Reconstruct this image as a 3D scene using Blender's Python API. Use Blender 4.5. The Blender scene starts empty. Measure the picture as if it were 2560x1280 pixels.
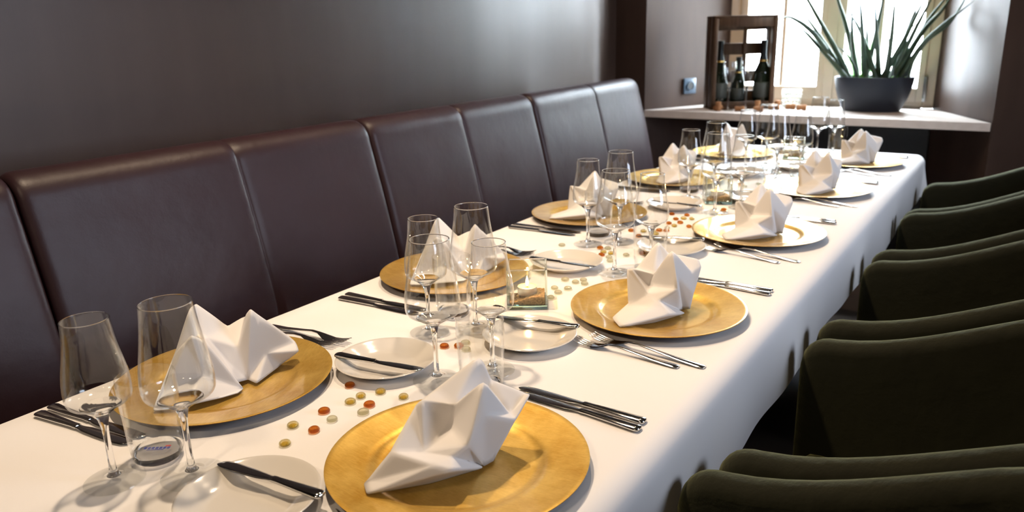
import bpy, bmesh, math, random
from mathutils import Vector, Matrix
R = math.radians
rnd = random.Random(7)
C = bpy.context.scene.collection
sc = bpy.context.scene

# ------------------------------------------------------------------ camera, sky, lights, exposure
TZ = 0.75                                    # height of the table cloth
CAM = Vector((1.1848, 0.0, TZ + 0.531))
yaw, pitch, roll, FPX = 0.59507639, -0.28596118, -0.02655129, 1944.448
F = Vector((-math.sin(yaw)*math.cos(pitch), math.cos(yaw)*math.cos(pitch), math.sin(pitch)))
Rt = F.cross(Vector((0, 0, 1))).normalized(); Up = Rt.cross(F)
R2 = math.cos(roll)*Rt + math.sin(roll)*Up; U2 = -math.sin(roll)*Rt + math.cos(roll)*Up
cd = bpy.data.cameras.new('camera'); cam = bpy.data.objects.new('camera', cd); C.objects.link(cam)
cam.matrix_world = Matrix(((R2.x, U2.x, -F.x, CAM.x), (R2.y, U2.y, -F.y, CAM.y), (R2.z, U2.z, -F.z, CAM.z), (0, 0, 0, 1)))
cd.sensor_width = 36.0; cd.lens = 36.0*FPX/2560.0; cd.clip_start = 0.02
cd.dof.use_dof = True; cd.dof.focus_distance = 1.2; cd.dof.aperture_fstop = 5.6
sc.camera = cam

SKY = 80.0
w = bpy.data.worlds.new('sky'); sc.world = w; w.use_nodes = True
bg = w.node_tree.nodes['Background']; bg.inputs[0].default_value = (0.80, 0.90, 1.0, 1); bg.inputs[1].default_value = SKY

def spot(x, y, z, power, col=(1.0, 0.77, 0.54), ang=100, tx=None, ty=None, size=0.045, blend=0.8):
    l = bpy.data.lights.new('ceiling_or_fill_spot', 'SPOT'); l.energy = power; l.color = col
    l.spot_size = R(ang); l.spot_blend = blend; l.shadow_soft_size = size
    o = bpy.data.objects.new('ceiling_or_fill_spot', l); C.objects.link(o); o.location = (x, y, z)
    d = Vector(((tx if tx is not None else x) - x, (ty if ty is not None else y) - y, -z))
    o.rotation_euler = d.to_track_quat('-Z', 'Y').to_euler()
    return o
for sy, e in ((0.95, 84), (1.75, 60), (2.55, 46)):
    spot(0.05, sy, 2.70, e, ang=90, blend=0.9, tx=0.25)
spot(0.30, 3.20, 2.70, 34, ang=80, blend=0.9, tx=0.25, ty=4.6)  # extra spot added to brighten the window frame and sill
for fx, fy, e in ((0.75, -1.3, 48), (1.7, -1.2, 16)):  # added fill lights behind the camera, lifting the napkin fronts
    spot(fx, fy, 2.70, e, ang=110, blend=0.9, tx=fx*0.5, ty=1.0, size=0.12)
def portal(loc, size_x, size_y, rot):
    l = bpy.data.lights.new('window_portal', 'AREA'); l.shape = 'RECTANGLE'; l.size = size_x; l.size_y = size_y
    l.cycles.is_portal = True
    o = bpy.data.objects.new('window_portal', l); C.objects.link(o); o.location = loc; o.rotation_euler = rot
portal((0.215, 4.56, 1.56), 1.12, 1.5, (R(-90), 0, 0))
portal((3.62, 2.20, 1.75), 1.5, 1.4, (0, R(90), 0))

vs = sc.view_settings; vs.view_transform = 'Standard'; vs.look = 'None'; vs.gamma = 1.0; vs.use_curve_mapping = False
vs.exposure = 0.50
cy = sc.cycles
cy.use_denoising = True; cy.use_adaptive_sampling = True; cy.adaptive_threshold = 0.015
cy.max_bounces = 12; cy.diffuse_bounces = 4; cy.glossy_bounces = 5; cy.transmission_bounces = 10; cy.transparent_max_bounces = 40
cy.sample_clamp_indirect = 6.0; cy.sample_clamp_direct = 0.0; cy.blur_glossy = 0.6
cy.caustics_reflective = False; cy.caustics_refractive = True

# ------------------------------------------------------------------ materials
def nodes(name):
    m = bpy.data.materials.new(name); m.use_nodes = True
    nt = m.node_tree; return m, nt, nt.nodes['Principled BSDF'], nt.nodes['Material Output']
def principled(name, col, rough=0.5, metal=0.0, spec=0.5, coat=0.0, sheen=0.0, bump=None, var=None, coat_rough=0.05, stretch=(1, 1, 1), sheen_tint=(1, 1, 1), bump2=None):
    m, nt, b, out = nodes(name)
    b.inputs['Base Color'].default_value = (*col, 1); b.inputs['Roughness'].default_value = rough
    b.inputs['Metallic'].default_value = metal; b.inputs['Specular IOR Level'].default_value = spec
    b.inputs['Coat Weight'].default_value = coat; b.inputs['Coat Roughness'].default_value = coat_rough
    b.inputs['Sheen Weight'].default_value = sheen; b.inputs['Sheen Tint'].default_value = (*sheen_tint, 1)
    tc = nt.nodes.new('ShaderNodeTexCoord'); mp = nt.nodes.new('ShaderNodeMapping'); mp.inputs['Scale'].default_value = stretch
    nt.links.new(tc.outputs['Object'], mp.inputs[0])
    if var:                                   # var = (scale, other colour, detail)
        n = nt.nodes.new('ShaderNodeTexNoise'); n.inputs['Scale'].default_value = var[0]; n.inputs['Detail'].default_value = var[2]
        rp = nt.nodes.new('ShaderNodeValToRGB'); rp.color_ramp.elements[0].position = 0.35; rp.color_ramp.elements[1].position = 0.65
        rp.color_ramp.elements[0].color = (*col, 1); rp.color_ramp.elements[1].color = (*var[1], 1)
        nt.links.new(mp.outputs[0], n.inputs['Vector']); nt.links.new(n.outputs[0], rp.inputs[0]); nt.links.new(rp.outputs[0], b.inputs['Base Color'])
    prev = None
    for bp in (bump, bump2):
        if bp:                                # (scale, strength, distance, detail)
            n = nt.nodes.new('ShaderNodeTexNoise'); n.inputs['Scale'].default_value = bp[0]; n.inputs['Detail'].default_value = bp[3]
            bn = nt.nodes.new('ShaderNodeBump'); bn.inputs['Strength'].default_value = bp[1]; bn.inputs['Distance'].default_value = bp[2]
            nt.links.new(mp.outputs[0], n.inputs['Vector']); nt.links.new(n.outputs[0], bn.inputs['Height'])
            if prev: nt.links.new(prev.outputs[0], bn.inputs['Normal'])
            nt.links.new(bn.outputs[0], b.inputs['Normal']); prev = bn
    return m
def thin_glass(name, f0=0.040, tint=(0.988, 0.992, 0.99), power=4.3, gain=0.95, rough=0.0):
    m = bpy.data.materials.new(name); m.use_nodes = True; nt = m.node_tree; nt.nodes.clear()
    out = nt.nodes.new('ShaderNodeOutputMaterial'); mix = nt.nodes.new('ShaderNodeMixShader')
    tr = nt.nodes.new('ShaderNodeBsdfTransparent'); tr.inputs[0].default_value = (*tint, 1)
    gl = nt.nodes.new('ShaderNodeBsdfGlossy'); gl.inputs['Roughness'].default_value = rough; gl.inputs['Color'].default_value = (1, 1, 1, 1)
    ge = nt.nodes.new('ShaderNodeNewGeometry'); dt = nt.nodes.new('ShaderNodeVectorMath'); dt.operation = 'DOT_PRODUCT'
    def mt(op, a, b=None):
        n = nt.nodes.new('ShaderNodeMath'); n.operation = op
        for i, x in enumerate((a, b)):
            if x is None: continue
            if isinstance(x, (int, float)): n.inputs[i].default_value = x
            else: nt.links.new(x, n.inputs[i])
        return n.outputs[0]
    nt.links.new(ge.outputs['Incoming'], dt.inputs[0]); nt.links.new(ge.outputs['Normal'], dt.inputs[1])
    x = mt('ABSOLUTE', dt.outputs['Value']); x = mt('SUBTRACT', 1.0, x); x = mt('MAXIMUM', x, 0.0); x = mt('POWER', x, power)
    x = mt('MULTIPLY', x, gain); x = mt('ADD', x, f0); x = mt('MINIMUM', x, 1.0)
    nt.links.new(x, mix.inputs[0]); nt.links.new(tr.outputs[0], mix.inputs[1]); nt.links.new(gl.outputs[0], mix.inputs[2])
    nt.links.new(mix.outputs[0], out.inputs[0]); return m
def solid_glass(name, col=(1, 1, 1), ior=1.47, rough=0.0):
    m = bpy.data.materials.new(name); m.use_nodes = True; nt = m.node_tree; nt.nodes.clear()
    out = nt.nodes.new('ShaderNodeOutputMaterial'); g = nt.nodes.new('ShaderNodeBsdfGlass')
    g.inputs['Color'].default_value = (*col, 1); g.inputs['IOR'].default_value = ior; g.inputs['Roughness'].default_value = rough
    nt.links.new(g.outputs[0], out.inputs[0]); return m
def gem(name, tint, body):
    m = thin_glass(name, 0.04, tint, 3.0, 0.8); nt = m.node_tree; out = nt.nodes['Material Output']; old = out.inputs[0].links[0].from_socket
    g = nt.nodes.new('ShaderNodeBsdfGlass'); g.inputs['Color'].default_value = (*tint, 1); g.inputs['IOR'].default_value = 1.5
    d = nt.nodes.new('ShaderNodeBsdfTranslucent'); d.inputs[0].default_value = (*body, 1)
    a = nt.nodes.new('ShaderNodeMixShader'); b = nt.nodes.new('ShaderNodeMixShader'); a.inputs[0].default_value = 0.45; b.inputs[0].default_value = 0.15
    nt.links.new(old, a.inputs[1]); nt.links.new(g.outputs[0], a.inputs[2]); nt.links.new(a.outputs[0], b.inputs[1]); nt.links.new(d.outputs[0], b.inputs[2])
    nt.links.new(b.outputs[0], out.inputs[0]); return m
def emission(name, col, s):
    m = bpy.data.materials.new(name); m.use_nodes = True; nt = m.node_tree; nt.nodes.clear()
    out = nt.nodes.new('ShaderNodeOutputMaterial'); e = nt.nodes.new('ShaderNodeEmission'); e.inputs[0].default_value = (*col, 1); e.inputs[1].default_value = s
    nt.links.new(e.outputs[0], out.inputs[0]); return m

def gold_leaf():
    m, nt, b, out = nodes('gold_leaf')
    tc = nt.nodes.new('ShaderNodeTexCoord')
    n1 = nt.nodes.new('ShaderNodeTexNoise'); n1.inputs['Scale'].default_value = 14; n1.inputs['Detail'].default_value = 6; n1.inputs['Roughness'].default_value = 0.65
    mp = nt.nodes.new('ShaderNodeMapping'); mp.inputs['Scale'].default_value = (60, 420, 120); mp.inputs['Rotation'].default_value = (0, 0, 0.5)
    n2 = nt.nodes.new('ShaderNodeTexNoise'); n2.inputs['Scale'].default_value = 1.0; n2.inputs['Detail'].default_value = 4; n2.inputs['Distortion'].default_value = 1.2
    nt.links.new(tc.outputs['Object'], n1.inputs['Vector']); nt.links.new(tc.outputs['Object'], mp.inputs[0]); nt.links.new(mp.outputs[0], n2.inputs['Vector'])
    add = nt.nodes.new('ShaderNodeMath'); add.operation = 'MULTIPLY_ADD'; nt.links.new(n2.outputs[0], add.inputs[0]); add.inputs[1].default_value = 0.3; nt.links.new(n1.outputs[0], add.inputs[2])
    rp = nt.nodes.new('ShaderNodeValToRGB'); e = rp.color_ramp.elements
    e[0].position = 0.36; e[0].color = (0.66, 0.36, 0.045, 1); e[1].position = 0.64; e[1].color = (0.98, 0.66, 0.17, 1)
    hf = nt.nodes.new('ShaderNodeMath'); hf.operation = 'MULTIPLY'; hf.inputs[1].default_value = 0.77
    nt.links.new(add.outputs[0], hf.inputs[0]); nt.links.new(hf.outputs[0], rp.inputs[0])
    nt.links.new(rp.outputs[0], b.inputs['Base Color'])
    b.inputs['Metallic'].default_value = 0.7; b.inputs['Roughness'].default_value = 0.38
    b.inputs['Coat Weight'].default_value = 0.8; b.inputs['Coat Roughness'].default_value = 0.08
    bn = nt.nodes.new('ShaderNodeBump'); bn.inputs['Strength'].default_value = 0.06; bn.inputs['Distance'].default_value = 0.001
    nt.links.new(n2.outputs[0], bn.inputs['Height']); nt.links.new(bn.outputs[0], b.inputs['Normal'])
    return m

M = {}
M['cloth'] = principled('table_linen', (0.86, 0.835, 0.82), 0.75, sheen=0.15, bump=(900, 0.10, 0.0006, 1), bump2=(9, 0.10, 0.006, 3), spec=0.25)
M['napkin'] = principled('napkin_linen', (0.90, 0.87, 0.85), 0.8, sheen=0.1, bump=(1400, 0.12, 0.0004, 1), spec=0.2)
nt = M['napkin'].node_tree; tl = nt.nodes.new('ShaderNodeBsdfTranslucent'); tl.inputs[0].default_value = (0.92, 0.88, 0.84, 1)
mx = nt.nodes.new('ShaderNodeMixShader'); mx.inputs[0].default_value = 0.16; nt.links.new(nt.nodes['Principled BSDF'].outputs[0], mx.inputs[1]); nt.links.new(tl.outputs[0], mx.inputs[2])
nt.links.new(mx.outputs[0], nt.nodes['Material Output'].inputs[0])
M['gold'] = gold_leaf()
M['gold_dark'] = principled('gold_underside', (0.16, 0.075, 0.012), 0.45, metal=0.5)
M['porcelain'] = principled('porcelain', (0.70, 0.66, 0.60), 0.12, spec=0.6, coat=0.5)
M['steel'] = principled('polished_steel', (0.66, 0.65, 0.63), 0.09, metal=1.0)
M['leather'] = principled('aubergine_leather', (0.0205, 0.0082, 0.0108), 0.43, spec=0.34, bump=(260, 0.16, 0.0012, 4), bump2=(7, 0.35, 0.01, 4), var=(3, (0.026, 0.0112, 0.0140), 4))
M['leather_side'] = principled('dark_leather_seam', (0.018, 0.009, 0.011), 0.5)
M['wall'] = principled('taupe_wallcovering', (0.042, 0.025, 0.018), 0.42, spec=0.42, stretch=(5, 5, 0.6), var=(1.2, (0.052, 0.033, 0.025), 5), bump=(60, 0.10, 0.001, 3))
M['wall2'] = principled('brown_wallcovering', (0.040, 0.023, 0.017), 0.5, spec=0.22, stretch=(6, 6, 1.0), var=(2, (0.050, 0.029, 0.021), 3), bump=(300, 0.08, 0.001, 2))
M['panel'] = principled('black_brown_panel', (0.010, 0.007, 0.008), 0.6)
M['ceiling'] = principled('dark_ceiling', (0.05, 0.038, 0.03), 0.8)
M['floor'] = principled('dark_floor', (0.045, 0.030, 0.022), 0.5, var=(4, (0.06, 0.042, 0.03), 4))
M['sill'] = principled('pale_stone', (0.66, 0.58, 0.52), 0.28, spec=0.5, var=(30, (0.72, 0.64, 0.58), 5))
M['cream'] = principled('cream_paint', (0.78, 0.70, 0.58), 0.4)
M['velvet'] = principled('olive_velvet', (0.0042, 0.0044, 0.0018), 0.85, sheen=0.5, sheen_tint=(0.55, 0.55, 0.25), var=(14, (0.0066, 0.0068, 0.0028), 5), bump=(240, 0.25, 0.001, 3), spec=0.2, bump2=(38, 0.55, 0.005, 4))
M['wood'] = principled('dark_wood', (0.03, 0.017, 0.010), 0.4)
M['crate'] = principled('stained_crate_wood', (0.042, 0.021, 0.010), 0.6, spec=0.2, stretch=(12, 12, 1.0), var=(5, (0.065, 0.034, 0.017), 5), bump=(30, 0.2, 0.002, 4))
M['pot'] = principled('slate_ceramic', (0.010, 0.013, 0.021), 0.45, spec=0.25, bump=(160, 0.06, 0.001, 2))
M['soil'] = principled('potting_soil', (0.05, 0.03, 0.02), 0.95, bump=(90, 0.8, 0.006, 4))
M['leaf'] = principled('succulent_leaf', (0.030, 0.062, 0.042), 0.42, stretch=(3, 3, 14), var=(3, (0.05, 0.09, 0.055), 4))
M['leaf_base'] = principled('young_leaf', (0.11, 0.30, 0.04), 0.45)
M['bottle'] = principled('dark_bottle_glass', (0.006, 0.010, 0.005), 0.06, spec=0.6, coat=0.4)
M['foil'] = principled('black_foil', (0.012, 0.014, 0.014), 0.3, metal=0.6)
M['foil_gold'] = principled('gold_foil', (0.55, 0.36, 0.11), 0.3, metal=0.9)
M['label'] = principled('dark_paper_label', (0.035, 0.042, 0.036), 0.6)
M['cork'] = principled('cork', (0.27, 0.135, 0.065), 0.9, spec=0.15, var=(120, (0.19, 0.085, 0.037), 4), bump=(150, 0.4, 0.001, 3))
M['socket'] = principled('blue_grey_plastic', (0.055, 0.085, 0.125), 0.35)
M['black'] = principled('black_hole', (0.004, 0.004, 0.005), 0.6)
M['wax'] = principled('candle_wax', (0.95, 0.70, 0.25), 0.5)
M['tin'] = principled('candle_tin', (0.80, 0.78, 0.77), 0.35, metal=0.75)
M['sand'] = principled('bronze_granules', (0.19, 0.11, 0.04), 0.4, metal=0.55, var=(260, (0.42, 0.28, 0.12), 2))
M['flame'] = emission('flame', (1.0, 0.62, 0.22), 14)
M['bowl'] = thin_glass('wine_glass_wall')
M['stem'] = solid_glass('clear_crystal')
M['box_glass'] = thin_glass('candle_glass_wall', 0.05, (0.95, 0.975, 0.96), 4.0, 0.9)
M['box_base'] = solid_glass('green_tinged_glass', (0.88, 0.97, 0.93))
M['pane'] = thin_glass('window_pane', 0.04, (0.97, 0.98, 0.98), 5, 0.9)
M['dimming_pane'] = thin_glass('dimming_pane', 0.04, (0.32, 0.32, 0.335), 5, 0.9)  # dark tint added to weaken daylight from the unseen side window
M['gem_amber'] = gem('amber_glass', (0.88, 0.55, 0.21), (0.60, 0.26, 0.04))
M['gem_clear'] = gem('pale_glass', (0.98, 0.97, 0.88), (0.80, 0.76, 0.52))
M['gem_gold'] = gem('gold_core_glass', (0.98, 0.96, 0.84), (0.80, 0.68, 0.30))
M['gold_fleck'] = principled('gold_flecks', (0.95, 0.60, 0.06), 0.3, metal=0.5, var=(420, (0.55, 0.42, 0.03), 3))
M['ink_blue'] = principled('blue_print', (0.03, 0.05, 0.30), 0.5)
M['ink_red'] = principled('red_print', (0.6, 0.04, 0.04), 0.5)
M['facade'] = principled('pale_render', (0.80, 0.80, 0.78), 0.8)
M['facade_glass'] = principled('facade_window', (0.30, 0.34, 0.38), 0.2)
M['shrub'] = principled('garden_green', (0.16, 0.34, 0.10), 0.7)
M['metal_grey'] = principled('brushed_hinge', (0.30, 0.32, 0.34), 0.3, metal=0.9)

# ------------------------------------------------------------------ helpers
def mesh(name, verts, faces, smooth=True, autos=None):
    me = bpy.data.meshes.new(name); me.from_pydata(verts, [], faces); me.validate(); me.update()
    if smooth: me.polygons.foreach_set('use_smooth', [True]*len(me.polygons))
    if autos is not None: me.set_sharp_from_angle(angle=R(autos))
    return me
def put(name, me, mat, parent=None, loc=(0, 0, 0), rot=(0, 0, 0), kind=None):
    o = bpy.data.objects.new(name, me); C.objects.link(o)
    if mat is not None and not me.materials: me.materials.append(mat)
    o.location = loc; o.rotation_euler = rot
    if parent: o.parent = parent
    if kind: o['kind'] = kind
    return o
def tag(o, label, cat, group=None):
    o['label'] = label; o['category'] = cat
    if group: o['group'] = group
    return o
def thing(name, label, cat, loc=(0, 0, 0), rz=0.0, group=None):
    o = bpy.data.objects.new(name, None); C.objects.link(o); o.empty_display_size = 0.05
    o.location = loc; o.rotation_euler = (0, 0, rz); return tag(o, label, cat, group)
def copy_tree(o, parent=None):
    c = o.copy(); C.objects.link(c)
    if parent: c.parent = parent
    for ch in o.children: copy_tree(ch, c)
    return c
def dup(root, loc, rz, label, group=None):
    c = copy_tree(root); c.location = loc; c.rotation_euler = (0, 0, rz); c['label'] = label
    if group: c['group'] = group
    return c
def first_or_dup(store, key, maker, loc, rz, label, group=None):
    if key not in store:
        o = maker(); store[key] = o; o.location = loc; o.rotation_euler = (0, 0, rz); o['label'] = label
        if group: o['group'] = group
        return o
    return dup(store[key], loc, rz, label, group)
STORE = {}
def lathe(name, prof, seg=48, autos=40):
    """prof = list of (r, z); r == 0 makes a pole"""
    v, f, rings = [], [], []
    for r, z in prof:
        if r < 1e-6: v.append((0, 0, z)); rings.append([len(v)-1])
        else:
            rings.append([len(v)+i for i in range(seg)])
            v += [(r*math.cos(2*math.pi*i/seg), r*math.sin(2*math.pi*i/seg), z) for i in range(seg)]
    for a, b in zip(rings, rings[1:]):
        for i in range(seg):
            j = (i+1) % seg
            if len(a) == 1 and len(b) == 1: continue
            if len(a) == 1: f.append((a[0], b[j], b[i]))
            elif len(b) == 1: f.append((a[i], a[j], b[0]))
            else: f.append((a[i], a[j], b[j], b[i]))
    return mesh(name, v, f, True, autos)
def box_bm(bm, x0, x1, y0, y1, z0, z1):
    vs_ = [bm.verts.new(p) for p in ((x0, y0, z0), (x1, y0, z0), (x1, y1, z0), (x0, y1, z0), (x0, y0, z1), (x1, y0, z1), (x1, y1, z1), (x0, y1, z1))]
    for q in ((0, 3, 2, 1), (4, 5, 6, 7), (0, 1, 5, 4), (1, 2, 6, 5), (2, 3, 7, 6), (3, 0, 4, 7)): bm.faces.new([vs_[i] for i in q])
def box(name, x0, x1, y0, y1, z0, z1, bev=0.0, seg=2):
    bm = bmesh.new(); box_bm(bm, x0, x1, y0, y1, z0, z1)
    if bev: bmesh.ops.bevel(bm, geom=bm.edges[:], offset=bev, segments=seg, affect='EDGES', profile=0.6)
    me = bpy.data.meshes.new(name); bm.to_mesh(me); bm.free()
    if bev: me.polygons.foreach_set('use_smooth', [True]*len(me.polygons)); me.set_sharp_from_angle(angle=R(50))
    return me
def prism(name, pts, z0, z1):
    n = len(pts); v = [(x, y, z0) for x, y in pts] + [(x, y, z1) for x, y in pts]
    f = [tuple(range(n))[::-1], tuple(range(n, 2*n))] + [(i, (i+1) % n, n+(i+1) % n, n+i) for i in range(n)]
    return mesh(name, v, f, False)
def loft(name, sections, closed=True, autos=60):
    """sections: list of equally long rings of points; ends are capped"""
    n = len(sections[0]); v = [p for s in sections for p in s]; f = []
    for k in range(len(sections)-1):
        for i in range(n): f.append((k*n+i, k*n+(i+1) % n, (k+1)*n+(i+1) % n, (k+1)*n+i))
    f.append(tuple(range(n))[::-1]); f.append(tuple(range((len(sections)-1)*n, len(sections)*n)))
    return mesh(name, v, f, True, autos)
def tube(name, pts, radii, seg=8, flat=1.0):
    secs = []
    for i, p in enumerate(pts):
        p = Vector(p); a = Vector(pts[max(i-1, 0)]); b = Vector(pts[min(i+1, len(pts)-1)]); t = (b-a).normalized()
        u = t.cross(Vector((0.3, 1, 0.1))).normalized(); w_ = t.cross(u)
        secs.append([tuple(p + u*radii[i]*math.cos(2*math.pi*k/seg) + w_*radii[i]*flat*math.sin(2*math.pi*k/seg)) for k in range(seg)])
    return loft(name, secs)
def bez(pts, n):
    """smooth curve (Catmull-Rom) through points"""
    P = [Vector(p) for p in pts]; P = [2*P[0]-P[1]] + P + [2*P[-1]-P[-2]]; out = []
    for k in range(1, len(P)-2):
        for i in range(n):
            t = i/n
            out.append(0.5*((2*P[k]) + (P[k+1]-P[k-1])*t + (2*P[k-1]-5*P[k]+4*P[k+1]-P[k+2])*t*t + (3*P[k]-P[k-1]-3*P[k+1]+P[k+2])*t**3))
    out.append(P[-2]); return out

# ------------------------------------------------------------------ the room
XL, XR, YB, YN, H = -0.763, 3.45, 3.933, -3.0, 2.75
put('floor', box('floor', XL-0.1, XR+0.1, YN-0.1, 4.6, -0.1, 0.0), M['floor'], kind='structure')
put('ceiling', box('ceiling', XL-0.1, XR+0.1, YN-0.1, 4.6, H, H+0.1), M['ceiling'], kind='structure')
put('wall_left', box('wall_left', XL-0.12, XL, YN-0.1, YB+0.02, 0, H), M['wall'], kind='structure')
put('wall_near', box('wall_near', XL, XR, YN-0.12, YN, 0, H), M['wall2'], kind='structure')
# window niche with splayed cheeks
NL, NR, WL, WR, YW, ZS = -0.588, 1.027, -0.311, 0.742, 4.45, 0.835
put('wall_back', prism('wall_back', [(XL-0.12, YB), (NL, YB), (WL, YW), (WL, YW+0.12), (XL-0.12, YW+0.12)], 0, H), M['wall2'], kind='structure')
put('wall_back.001', prism('wall_back_b', [(XR+0.12, YW+0.12), (WR, YW+0.12), (WR, YW), (NR, YB), (XR+0.12, YB)], 0, H), M['wall2'], kind='structure')
put('wall_back.002', prism('wall_back_c', [(NL, YB), (NR, YB), (WR, YW), (WR, YW+0.12), (WL, YW+0.12), (WL, YW)], 2.35, H), M['wall2'], kind='structure')
put('wall_back.003', box('wall_back_d', WL, WR, YW-0.02, YW+0.12, 0, ZS-0.03), M['panel'], kind='structure')
# right hand wall with two windows out of the picture
def wall_right():
    bm = bmesh.new(); zs, zt = 1.0, 2.5
    for y0, y1, z0, z1 in ((YN, 1.5, 0, H), (2.9, YB, 0, H), (1.5, 2.9, 0, zs), (1.5, 2.9, zt, H)):
        box_bm(bm, XR, XR+0.2, y0, y1, z0, z1)
    me = bpy.data.meshes.new('wall_right'); bm.to_mesh(me); bm.free(); return me
put('wall_right', wall_right(), M['wall2'], kind='structure')
for k, (y0, y1) in enumerate(((1.5, 2.9),)):
    wn = put('window_%d' % (k+2), box('side_frame', XR+0.06, XR+0.12, y0, y0+0.04, 1.0, 2.5), M['cream'], kind='structure')
    for a in ((y1-0.04, y1, 1.0, 2.5), (y0+0.04, y1-0.04, 1.0, 1.05), (y0+0.04, y1-0.04, 2.45, 2.5)):
        put('window_frame', box('side_frame', XR+0.06, XR+0.12, *a), M['cream'], wn)
    put('window_pane', box('dimming_pane', XR+0.08, XR+0.086, y0+0.04, y1-0.04, 1.05, 2.45), M['dimming_pane'], wn)  # unseen pane, tinted only to cut the light from the right
# window sill slab
sill = put('trim_1', prism('sill', [(NL+0.004, YB-0.012), (NR-0.004, YB-0.012), (WR-0.003, YW-0.001), (WL+0.003, YW-0.001)], ZS-0.036, ZS), M['sill'], kind='structure')
# window
def window():
    zt = 2.33; y0, y1 = YW+0.0, YW+0.07
    win = put('window_1', box('frame_left', WL, WL+0.06, y0, y1, ZS, zt, 0.004), M['cream'], kind='structure')
    put('window_frame', box('frame_right', WR-0.05, WR, y0, y1, ZS, zt, 0.004), M['cream'], win)
    put('window_frame', box('frame_top', WL+0.06, WR-0.05, y0, y1, zt-0.06, zt, 0.004), M['cream'], win)
    put('window_frame', box('frame_bottom', WL+0.06, WR-0.05, y0-0.005, y1, ZS, ZS+0.03, 0.004), M['cream'], win)
    put('window_frame', box('mullion', 0.205, 0.26, y0-0.018, y1, ZS+0.03, zt-0.06, 0.006), M['cream'], win)
    for a, b, bar in ((WL+0.06, 0.205, -0.016), (0.26, WR-0.05, 0.463)):
        s = 0.04
        for q in ((a, a+s, ZS+0.03, zt-0.06), (b-s*0.8, b, ZS+0.03, zt-0.06), (a+s, b-s*0.8, ZS+0.03, ZS+0.10), (a+s, b-s*0.8, zt-0.12, zt-0.06)):
            put('casement_rail', box('casement', q[0], q[1], y0-0.012, y1-0.02, q[2], q[3], 0.005), M['cream'], win)
        put('glazing_bar', box('glazing_bar', bar-0.011, bar+0.011, y0+0.0, y1-0.02, ZS+0.10, zt-0.12, 0.003), M['cream'], win)
        put('window_pane', box('pane', a+s, b-s*0.8, y0+0.030, y0+0.034, ZS+0.10, zt-0.12), M['pane'], win)
    h = put('hinge', box('hinge', 0.690, 0.706, y0-0.026, y0-0.001, 0.868, 0.995, 0.007), M['metal_grey'], win); h['label'] = 'grey metal hinge'
window()
# socket on the left cheek
def outlet():
    t = math.atan2(YW-YB, WL-NL)
    o = thing('wall_socket', 'blue-grey square power socket on the window niche wall beside the crate', 'socket', (-0.4455, 4.1995, 0.945), t)
    put('cover_plate', box('cover_plate', -0.042, 0.042, -0.012, 0.0, -0.042, 0.042, 0.004), M['socket'], o)
    me = lathe('socket_ring', [(0.0, 0.002), (0.019, 0.002), (0.021, 0.006), (0.024, 0.006), (0.025, 0.0)], 32)
    put('socket_ring', me, M['socket'], o, (0, -0.011, 0), (R(90), 0, 0))
    put('socket_well', lathe('socket_well', [(0.0, 0.0), (0.0185, 0.0), (0.0185, 0.0035), (0.0, 0.0035)], 32), M['black'], o, (0, -0.012, 0), (R(90), 0, 0))
outlet()

# ------------------------------------------------------------------ outside the window
def outside():
    t = thing('building', 'pale rendered building seen overexposed through the window', 'building', (0, 13.0, 0))
    put('wall', box('facade_wall', -8, 7, 0, 2, -1, 7), M['facade'], t)
    for x in (-6.5, -4.2, -1.9, 0.4, 2.7, 5.0):
        for z in (0.9, 3.6):
            f = put('window_frame', box('facade_window', x, x+1.1, -0.06, 0.02, z, z+1.6, 0.02), M['cream'], t)
            put('window_pane', box('facade_pane', x+0.1, x+1.0, -0.075, -0.055, z+0.1, z+1.5), M['facade_glass'], f)
    put('ledge', box('facade_ledge', -8, 7, -0.15, 0.0, 2.95, 3.1), M['facade'], t)
    put('ground_outside', box('ground_outside', -12, 12, 4.7, 30, -0.3, -0.1), M['facade'], kind='structure')['kind'] = 'structure'
    bm = bmesh.new(); r_ = random.Random(4)
    for k in range(420):
        a = r_.uniform(0, 6.28); h = r_.uniform(0, 1.0); q = r_.uniform(0, 0.35)*(1-0.5*h)
        c = Vector((q*math.cos(a), q*math.sin(a), 0.15+h*1.0)); d = Vector((r_.uniform(-1, 1), r_.uniform(-1, 1), r_.uniform(-0.2, 1))).normalized()*0.09
        e = d.cross(Vector((0.3, 0.2, 1))).normalized()*0.03
        bm.faces.new([bm.verts.new(c), bm.verts.new(c+d*0.5+e), bm.verts.new(c+d), bm.verts.new(c+d*0.5-e)])
    me = bpy.data.meshes.new('shrub_foliage'); bm.to_mesh(me); bm.free()
    s = thing('garden_shrub', 'green leafy shrub standing outside the window behind the plant pot', 'shrub', (-0.05, 6.6, -0.1))
    put('foliage', me, M['shrub'], s); put('trunk', tube('trunk', [(0, 0, 0), (0.02, 0, 0.5), (0, 0.02, 0.9)], [0.02, 0.015, 0.008]), M['wood'], s)
outside()

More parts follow.
